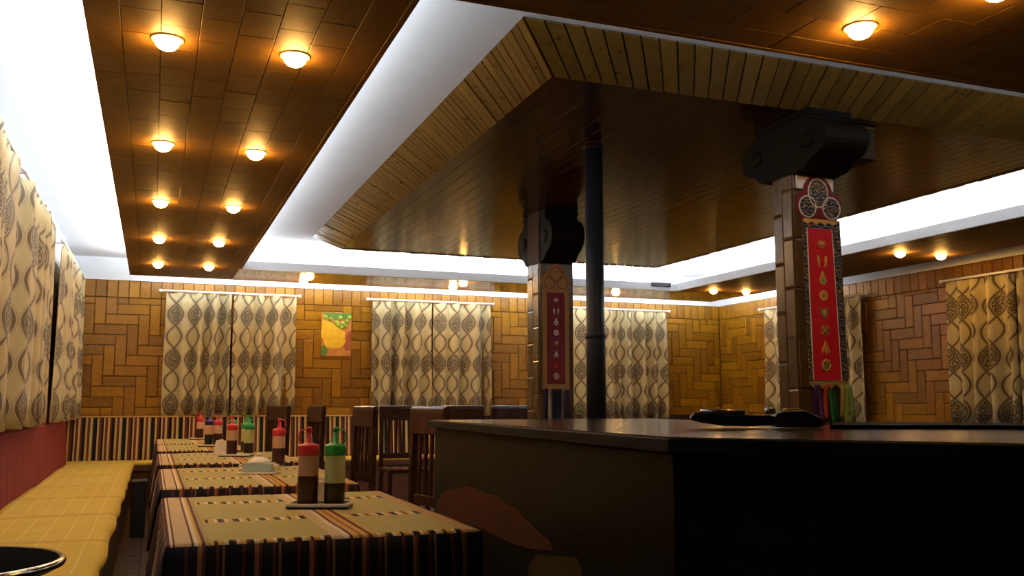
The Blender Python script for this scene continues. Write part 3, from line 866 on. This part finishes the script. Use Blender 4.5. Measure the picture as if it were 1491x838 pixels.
# ---------------------------------------------------------------- chairs
def make_chair():
    """Tall chair facing local -x; backrest at x = 0, seat towards -x."""
    r = empty('dining_chair')
    W2 = .225
    for s_ in (-1, 1):
        y = s_ * (W2 - .022)
        MB().prism([(-.030, 0), (.018, 0), (.022, .45), (.034, 1.10), (-.006, 1.10), (-.022, .45)], y - .022, y + .022, 'y').build('back_post', M['chair'], r, bevel=.005)
        MB().box(-.43, -.385, y - .022, y + .022, 0, .43).build('leg', M['chair'], r, bevel=.005)
        MB().box(-.40, -.01, y - .014, y + .014, .20, .235).build('stretcher', M['chair'], r)
    MB().box(-.45, .0, -W2, W2, .43, .475).build('seat', M['chair'], r, bevel=.012)
    MB().prism([(-.012, .965), (.026, .965), (.036, 1.095), (.030, 1.122), (.012, 1.128), (-.006, 1.118), (-.010, 1.095)], -W2 - .004, W2 + .004, 'y').build('top_rail', M['chair'], r, bevel=.006)
    MB().box(-.008, .018, -W2 + .044, W2 - .044, .56, .62).build('lower_rail', M['chair'], r, bevel=.004)
    for k in range(4):
        y = -.12 + .08 * k
        MB().prism([(-.004, .61), (.014, .61), (.022, .97), (.004, .97)], y - .013, y + .013, 'y').build('slat', M['chair'], r)
    return r
cp = None
def chair(x, y, rz, label):
    global cp
    if cp is None: cp = o = make_chair()
    else: o = copy_tree(cp)
    o.location = (x, y, 0); o.rotation_euler = (0, 0, rz)
    tag(o, label, 'chair', 'tall dark wooden chairs')
chair(1.49, 5.22, R(9), 'tall dark chair at the left end of the counter')
chair(1.51, 7.06, R(8), 'tall dark chair just left of the open slatted chair')
chair(1.49, 9.2, R(9), 'tall dark chair alone before the brown wall under the fruit picture')
chair(1.27, 10.0, R(8), 'tall dark chair before the right edge of the first window curtain')
chair(1.25, 10.66, R(7), 'farthest tall dark chair before the first window curtain')
chair(2.52, 9.9, R(90), 'slatted chair seen from behind between two others')
chair(2.93, 9.0, R(84), 'broad chair back just above the far end of the counter')
chair(3.62, 9.4, R(90), 'chair back low behind the pillar with the maroon banner')

# ---------------------------------------------------------------- counter
ZK = 1.07
P_ = [(1.165, 4.06), (1.035, 1.75), (1.48, 1.205), (3.05, -.85), (3.9, -.4), (3.2, 1.75), (2.15, 2.6), (2.3, 4.06)]
ctr = empty('counter'); tag(ctr, 'dark veneered bar counter filling the lower right of the picture', 'counter')
def inset(p, q, d):
    p, q = Vector((*p, 0)), Vector((*q, 0)); n = (q - p).cross(Vector((0, 0, 1))).normalized(); return n * d
body = [(1.20, 4.03), (1.07, 1.765), (1.50, 1.24), (3.06, -.80), (3.85, -.4), (3.17, 1.73), (2.12, 2.57), (2.27, 4.03)]
MB().prism(body, 0, ZK - .035).build('carcass', M['grout'], ctr)
MB().prism(P_, ZK - .035, ZK - .002).build('worktop_edge', mat_plain('dark_edge_band', (.010, .006, .003), .6, .1), ctr, bevel=.004)
cpx, cpy = sum(p[0] for p in P_) / len(P_), sum(p[1] for p in P_) / len(P_)
MB().prism([(a + (cpx - a) * .006, b_ + (cpy - b_) * .006) for a, b_ in P_], ZK - .002, ZK).build('worktop', M['worktop'], ctr)
def panel(p, q, z0, z1, name, mat, th=.014, parent=None):
    p, q = Vector((*p, 0)), Vector((*q, 0)); d = (q - p); L = d.length; d.normalize(); n = d.cross(Vector((0, 0, 1)))
    vs_ = []
    for z in (z0, z1):
        for (a, o_) in ((0, 0), (L, 0), (L, th), (0, th)):
            vv = p + d * a + n * o_; vs_.append((vv.x, vv.y, z))
    return MB().add(vs_, [(0, 1, 2, 3), (4, 5, 6, 7), (0, 1, 5, 4), (1, 2, 6, 5), (2, 3, 7, 6), (3, 0, 4, 7)]).build(name, mat, parent or ctr, bevel=.003)
def lerp2(a, b_, t): return (a[0] + (b_[0] - a[0]) * t, a[1] + (b_[1] - a[1]) * t)
q0, q1, q2, q3 = body[1], body[0], body[2], body[3]
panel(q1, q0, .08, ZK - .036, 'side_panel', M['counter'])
def patch(pts, mat, th):  # thin coloured patch with an irregular outline, laid on the side panel
    a, b_ = Vector((*q1, 0)), Vector((*q0, 0)); d = (b_ - a).normalized(); n = d.cross(Vector((0, 0, 1)))
    vs_ = [a + d * t + n * o_ + Vector((0, 0, z)) for o_ in (.012, .014 + th) for t, z in pts]; k = len(pts)
    MB().add(vs_, [tuple(range(k)), tuple(range(k, 2 * k))] + [(i, (i + 1) % k, (i + 1) % k + k, i + k) for i in range(k)]).build('panel_patch', mat, ctr)
patch([(.051, .71), (.12, .745), (.20, .775), (.285, .789), (.42, .80), (.52, .822), (.658, .826), (.80, .818), (.97, .824), (1.06, .808), (1.198, .801), (1.26, .78), (1.333, .768), (1.41, .752), (1.487, .747), (1.525, .722), (1.365, .70), (1.20, .69), (1.088, .687), (.9, .688), (.755, .690), (.5, .680), (.346, .675), (.05, .66)],
      mat_wood('red_brown_patch', (.055, .015, .005), (.10, .028, .009), .5, (2, 2, 6), .0, .1, spec=.1), .0015)
patch([(1.30, .64), (1.377, .686), (1.55, .71), (1.702, .728), (1.74, .70), (1.74, .52), (1.30, .52)],
      mat_wood('tan_patch', (.045, .024, .006), (.075, .042, .012), .5, (2, 2, 6), .0, .1, spec=.1), .002)
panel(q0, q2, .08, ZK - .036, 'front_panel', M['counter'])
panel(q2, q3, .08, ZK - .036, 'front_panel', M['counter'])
# raised black ledge on the inner part of the top
MB().prism([(1.80, 2.15), (2.20, 1.93), (3.1, .6), (3.4, .8), (3.1, 1.7), (2.12, 2.5)], ZK, ZK + .012).build('inner_ledge', mat_plain('matt_black_top', (.008, .006, .005), .8, .05), ctr, bevel=.002)

# long black gadget on the counter
g = empty('handheld_torch', (1.68, 2.33, ZK), R(-21)); tag(g, 'long black torch-like item with a shiny strip lying on the counter', 'torch')
MB().prism([(-.20, .030), (-.185, .047), (-.17, .045), (.05, .036), (.05, .008), (-.02, .004), (-.10, .006), (-.17, .016), (-.195, .024)], -.016, .016, 'y').build('handle', M['black'], g, bevel=.006)
MB().tube([(-.168, -.004, .048), (-.10, -.004, .0475), (-.035, -.004, .046)], .0075, 12).build('shiny_strip', M['chrome'], g, True)
MB().prism([(.05, .002), (.05, .040), (.075, .050), (.14, .052), (.185, .030), (.195, .010), (.18, .002)], -.030, .030, 'y').build('head', M['black'], g, bevel=.006)
MB().tube([(.025, -.004, .050), (.055, -.004, .052)], .009, 12).build('clasp', M['chrome'], g, True)
MB().box(.085, .13, -.015, .015, .053, .057).build('clasp', M['gold'], g, bevel=.001)

# ---------------------------------------------------------------- stove pipe
sp_ = empty('stove_pipe', (2.48, 5.02, 0)); tag(sp_, 'round black stove pipe rising from behind the counter to the ceiling', 'pipe')
MB().lathe([(.058, .62), (.058, 1.55), (.056, 1.56), (.056, WZ + .002)], 24).build('pipe', M['pipe'], sp_, True)
MB().lathe([(.059, 1.53), (.062, 1.535), (.062, 1.565), (.059, 1.57)], 24).build('joint_ring', M['pipe'], sp_, True)
MB().lathe([(.057, WZ - .02), (.062, WZ - .012), (.064, WZ - .002)], 24).build('ceiling_collar', M['pipe'], sp_, True)
MB().box(-.22, .22, -.28, .28, .12, .62).build('stove_body', M['black'], sp_, bevel=.02)
for sx in (-.17, .17):
    for sy in (-.22, .22): MB().box(sx - .02, sx + .02, sy - .02, sy + .02, 0, .12).build('leg', M['black'], sp_)

# ---------------------------------------------------------------- pillars
pt_me = tile_mesh(M['pillar'], .08)
def pillar(x0, x1, y0, y1, label, caplabel, ch):
    t = tag(MB().box(x0, x1, y0, y1, 0, WZ - .001).build('pillar', M['grout']), label, 'pillar')
    # tiles on the two faces that show: front (-y) and left (-x)
    zb = 0.95
    W_ = (x1 - x0) / 3; L_ = .27
    for k in range(3):
        z = zb - (.09 * k)
        while z < WZ - ch - .02:
            a, b_ = max(z, .9), min(z + L_, WZ - ch)
            if b_ - a > .03: piece(pt_me, 'pillar_tile', t, (x0 + W_ * (k + .5), y0, (a + b_) / 2), (W_ - .004, .008, b_ - a - .004))
            z += L_
    n = 2; W_ = (y1 - y0) / n
    for k in range(n):
        z = zb - (.13 * k)
        while z < WZ - ch - .02:
            a, b_ = max(z, .9), min(z + L_, WZ - ch)
            if b_ - a > .03: piece(pt_me, 'pillar_tile', t, (x0, y0 + W_ * (k + .5), (a + b_) / 2), (W_ - .004, .008, b_ - a - .004), (0, 0, -math.pi / 2))
            z += L_
    # carved capital: lobed bracket, long in y
    cy, cxm = (y0 + y1) / 2, (x0 + x1) / 2
    cap = empty('pillar_capital', (cxm, cy, WZ - ch - .004)); tag(cap, caplabel, 'capital', 'carved pillar capitals'); cap.scale = (1, 1, ch / .475)
    def lobes(hw):
        prof = [(-.13, 0.0)]
        def arc(cy_, cz_, r, a0, a1, n_=7):
            return [(cy_ + r * math.cos(R(a0 + (a1 - a0) * k / n_)), cz_ + r * math.sin(R(a0 + (a1 - a0) * k / n_))) for k in range(n_ + 1)]
        right = [(.13, 0)] + arc(.165, .07, .062, -120, -25, 6) + arc(.225, .225, .150, -75, 80, 12) + [(.235, .40), (.235, .475)]
        left = [(-a, b_) for a, b_ in right][::-1]
        return right + left
    MB().prism(lobes(0), -.145, .145, 'x').build('bracket', M['capital'], cap, bevel=.012)
    MB().box(-.150, .150, -.24, .24, .42, .475).build('upper_block', M['capital'], cap, bevel=.008)
    for s_ in (-1, 1):
        MB().lathe([(.06, 0), (.058, .006), (.035, .012), (.004, .014)], 18, M=Matrix.Translation((-.145, s_ * .225, .225)) @ Matrix.Rotation(-math.pi / 2, 4, 'Y')).build('scroll', M['capital'], cap, True)
    return t
pillar(3.195, 3.478, 4.042, 4.205, 'square pillar clad in narrow brown tiles behind the red banner', 'dark carved wooden capital above the red banner', .338)
pillar(2.886, 3.187, 6.862, 7.10, 'square pillar behind the maroon banner', 'dark carved wooden capital above the maroon banner', .435)
blk = empty('beam_block', (3.70, 4.17, WZ - .20)); tag(blk, 'small wooden block under the ceiling right of the near capital', 'beam block')
MB().box(-.10, .10, -.12, .12, 0, .18).build('block', mat_wood('block_wood', (.022, .014, .005), (.045, .028, .010), .5, spec=.1), blk, bevel=.008)
MB().box(-.105, .105, -.125, .125, .178, .196).build('block_cap', M['slope'], blk, bevel=.003)

# ---------------------------------------------------------------- banners
def ring(cx, cz, rx, rz, r, y, a0=0, a1=360, n=28):
    return [(cx + rx * math.cos(R(a0 + (a1 - a0) * k / n)), y, cz + rz * math.sin(R(a0 + (a1 - a0) * k / n))) for k in range(n + 1)]
def disc(cx, cz, rx, rz, n=22): return [(cx + rx * math.cos(2 * math.pi * k / n), cz + rz * math.sin(2 * math.pi * k / n)) for k in range(n)]
def emblem(kind, par, cz, mat1, mat2, s_=1.0):
    y0, y1 = -.012, -.007
    e = empty('emblem', (0, 0, 0)); e.parent = par
    def F(pts, mat, nm='motif', dy=0): MB().prism([(a * s_, cz + b_ * s_) for a, b_ in pts], y0 - dy, y1, 'y').build(nm, mat, e)
    if kind == 0:   # lotus-like crown
        for a in (-60, -30, 0, 30, 60):
            c, s2 = math.cos(R(a)), math.sin(R(a))
            F([(s2 * .005 - c * .008, c * .005 - .015), (s2 * .03 - c * .006, c * .03 - .015), (s2 * .042, c * .042 - .015), (s2 * .03 + c * .006, c * .03 - .015), (s2 * .005 + c * .008, c * .005 - .015)], mat1)
        F(disc(0, -.012, .016, .012), mat2, dy=.001)
    elif kind == 1:  # pair of fishes
        for s2 in (-1, 1):
            F([(s2 * .010, -.035), (s2 * .018, -.02), (s2 * .016, .01), (s2 * .022, .032), (s2 * .034, .03), (s2 * .032, .0), (s2 * .026, -.026)][::s2], mat1)
    elif kind == 2:  # vase
        F([(-.012, -.035), (.012, -.035), (.026, -.012), (.018, .008), (.008, .016), (.012, .026), (0, .042), (-.012, .026), (-.008, .016), (-.018, .008), (-.026, -.012)], mat1)
        F(disc(0, -.012, .012, .012), mat2, dy=.001)
    elif kind == 3:  # round flower
        F(disc(0, 0, .028, .030), mat1); F(disc(0, 0, .012, .013), mat2, dy=.001)
    elif kind == 4:  # shell with leaves
        F([(-.03, .028), (-.008, .012), (.012, .022), (.03, .028), (.022, -.002), (.004, -.03), (-.016, -.01)], mat2); F(disc(0, .006, .013, .015), mat1, dy=.001)
    elif kind == 5:  # knot
        for a in (45, 135):
            c, s2 = math.cos(R(a)), math.sin(R(a))
            for o_ in (-.012, 0, .012):
                F([(c * -.028 - s2 * (o_ - .003), s2 * -.028 + c * (o_ - .003)), (c * .028 - s2 * (o_ - .003), s2 * .028 + c * (o_ - .003)), (c * .028 - s2 * (o_ + .003), s2 * .028 + c * (o_ + .003)), (c * -.028 - s2 * (o_ + .003), s2 * -.028 + c * (o_ + .003))], mat2 if o_ else mat1)
    elif kind == 6:  # pennant
        F([(-.004, -.035), (.004, -.035), (.006, .0), (.020, -.03), (.028, -.026), (.010, .018), (0, .042), (-.010, .018), (-.028, -.026), (-.020, -.03), (-.006, 0)], mat1)
    else:            # wheel
        MB().tube(ring(0, cz, .026 * s_, .028 * s_, 0, -.009), .005 * s_, 6).build('motif', mat1, e, True)
        for a in range(0, 180, 45):
            c, s2 = math.cos(R(a)), math.sin(R(a))
            F([(c * -.036 - s2 * .003, s2 * -.036 + c * .003), (c * -.036 + s2 * .003, s2 * -.036 - c * .003), (c * .036 + s2 * .003, s2 * .036 - c * .003), (c * .036 - s2 * .003, s2 * .036 + c * .003)], mat2 if a % 90 else mat1)
def ribbon(par, x, z0, z1, w_, mat, seed):
    rnd = random.Random(seed); ph = rnd.random() * 6; n = 8; V, F_ = [], []
    for k in range(n + 1):
        z = z0 + (z1 - z0) * k / n; dx = .008 * math.sin(5 * k / n + ph) * k / n; dy = .012 * math.sin(4 * k / n + ph)
        for (ox, oy) in ((-w_ / 2, -.002), (w_ / 2, .004), (w_ / 2, .008), (-w_ / 2, .002)): V.append((x + dx + ox, dy + oy - .012, z))
    for k in range(n):
        for q in range(4): F_.append((k * 4 + q, k * 4 + (q + 1) % 4, k * 4 + 4 + (q + 1) % 4, k * 4 + 4 + q))
    F_ += [(0, 1, 2, 3), (n * 4, n * 4 + 1, n * 4 + 2, n * 4 + 3)]
    MB().add(V, F_).build('ribbon', mat, par, True)
# near banner with red field
bn = empty('hanging_banner', (3.360, 4.031, .068)); bn.scale = (.94, .94, .94); tag(bn, 'long brocade banner with red centre and gold emblems on the near pillar', 'banner')
MB().prism([(-.125, 2.205), (.145, 2.205), (.155, 1.24), (-.115, 1.24)], -.004, .004, 'y').build('border', M['brocade'], bn, bevel=.001)
MB().prism([(-.095, 2.15), (.082, 2.15), (.106, 1.275), (-.092, 1.275)], -.007, -.003, 'y').build('red_field', M['red_cloth'], bn)
MB().tube([(-.095, -.006, 2.15), (.082, -.006, 2.15), (.106, -.006, 1.275), (-.092, -.006, 1.275)], .0035, 6, True).build('field_piping', M['silver'], bn)
for k in range(8): emblem([0, 1, 2, 3, 4, 5, 6, 7][k], bn, 2.06 - k * .1, M['gold'], M['green_thread'] if k in (2, 4, 7) else M['tan_cloth'], 1.05)
MB().prism([(-.155, 2.46), (.105, 2.46), (.105, 2.38), (-.155, 2.38)], -.004, .004, 'y').build('header_cloth', M['white_cloth'], bn)
lobe = [(-.145, 2.20), (.145, 2.20)] + [(.075 + .085 * math.cos(R(a)), 2.285 + .088 * math.sin(R(a))) for a in range(-60, 61, 15)] + \
       [(-.010 + .105 * math.cos(R(a)), 2.36 + .105 * math.sin(R(a))) for a in range(0, 181, 15)] + [(-.085 + .085 * math.cos(R(a)), 2.285 + .088 * math.sin(R(a))) for a in range(120, 241, 15)]
MB().prism(lobe, -.008, -.003, 'y').build('lobed_top', M['maroon_cloth'], bn)
for (cx, cz, rx, rz_) in ((-.010, 2.36, .068, .085), (-.088, 2.275, .058, .062), (.082, 2.275, .062, .064)):
    MB().prism(disc(cx, cz, rx, rz_), -.011, -.007, 'y').build('brocade_circle', M['brocade'], bn)
    MB().tube(ring(cx, cz, rx, rz_, 0, -.010)[:-1], .0045, 6, True).build('circle_piping', M['silver'], bn, True)
MB().prism([(-.12, 2.205), (.13, 2.205), (.11, 2.185), (.09, 2.175), (.06, 2.19), (.03, 2.172), (0, 2.19), (-.03, 2.172), (-.06, 2.19), (-.09, 2.175), (-.12, 2.19)], -.009, -.004, 'y').build('gold_fringe', M['gold'], bn)
zz = [(-.12 + .03 * k, 1.225 if k % 2 else 1.255) for k in range(10)]
MB().prism(zz + [(.15, 1.27), (-.12, 1.27)], -.009, -.004, 'y').build('gold_fringe', mat_plain('dull_gold_edge', (.36, .25, .06), .5), bn)
rib = [(-.085, (.055, .018, .07)), (-.045, (.09, .02, .13)), (-.008, (.50, .07, .02)), (.03, (.02, .16, .05)), (.06, (.012, .05, .03)), (.10, (.45, .36, .08)), (.135, (.30, .42, .08)), (.165, (.16, .30, .06))]
for k, (x, c) in enumerate(rib):
    ribbon(bn, x, 1.25, 1.02 + .02 * (k % 3), .036, mat_plain('ribbon_cloth', c, .6, .2), k)
# far banner with maroon field
b3 = empty('hanging_banner', (3.027, 6.851, .068)); b3.scale = (.94, .94, .94); tag(b3, 'tan banner with dark maroon centre on the far pillar', 'banner')
MB().prism([(-.125, 2.14), (.125, 2.14), (.125, 1.265), (-.125, 1.265)], -.004, .004, 'y').build('border', M['tan_cloth'], b3)
MB().prism([(-.085, 2.10), (.080, 2.10), (.085, 1.31), (-.085, 1.31)], -.007, -.003, 'y').build('maroon_field', M['maroon_cloth'], b3)
lobe = [(-.13, 2.12), (.13, 2.12)] + [(.06 + .08 * math.cos(R(a)), 2.19 + .075 * math.sin(R(a))) for a in range(-60, 61, 20)] + \
       [(.09 * math.cos(R(a)), 2.26 + .09 * math.sin(R(a))) for a in range(0, 181, 15)] + [(-.06 + .08 * math.cos(R(a)), 2.19 + .075 * math.sin(R(a))) for a in range(120, 241, 20)]
MB().prism(lobe, -.008, -.003, 'y').build('lobed_top', M['tan_cloth'], b3, bevel=.001)
for (cx, cz, rx, rz_) in ((0, 2.26, .06, .065), (-.062, 2.185, .05, .05), (.062, 2.185, .05, .05)):
    MB().tube(ring(cx, cz, rx, rz_, 0, -.009)[:-1], .003, 6, True).build('circle_piping', M['maroon_cloth'], b3, True)
for k in range(8): emblem([0, 1, 2, 3, 4, 6, 6, 7][k], b3, 2.03 - k * .093, M['silver'] if k != 6 else M['red_cloth'], M['tan_cloth'], .8)
for k, c in enumerate([(.02, .012, .03), (.30, .25, .16), (.02, .015, .04), (.015, .02, .03), (.10, .09, .10), (.02, .015, .03)]):
    ribbon(b3, -.10 + .04 * k, 1.27, .99, .038, mat_plain('dark_ribbon_cloth', c, .6, .2), 20 + k)

# ---------------------------------------------------------------- round black stool in the near corner
st = empty('bar_stool', (-.505, 2.90, 0)); tag(st, 'round black stool seat with shiny metal rim at the lower left corner', 'stool')
SR = .29
MB().lathe([(.02, .69), (SR - .02, .69), (SR, .70), (SR, .715), (SR - .01, .722), (.02, .728)], 48).build('seat', mat_plain('matt_black_vinyl', (.008, .007, .007), 1.0, .0), st, True)
MB().tube([(SR * math.cos(2 * math.pi * k / 60), SR * math.sin(2 * math.pi * k / 60), .712) for k in range(60)], .012, 8, True).build('rim', M['chrome'], st, True)
MB().lathe([(.028, .02), (.028, .69)], 16).build('column', M['chrome'], st, True)
MB().lathe([(.20, 0), (.20, .008), (.05, .03), (.02, .035)], 32).build('foot', M['chrome'], st, True)
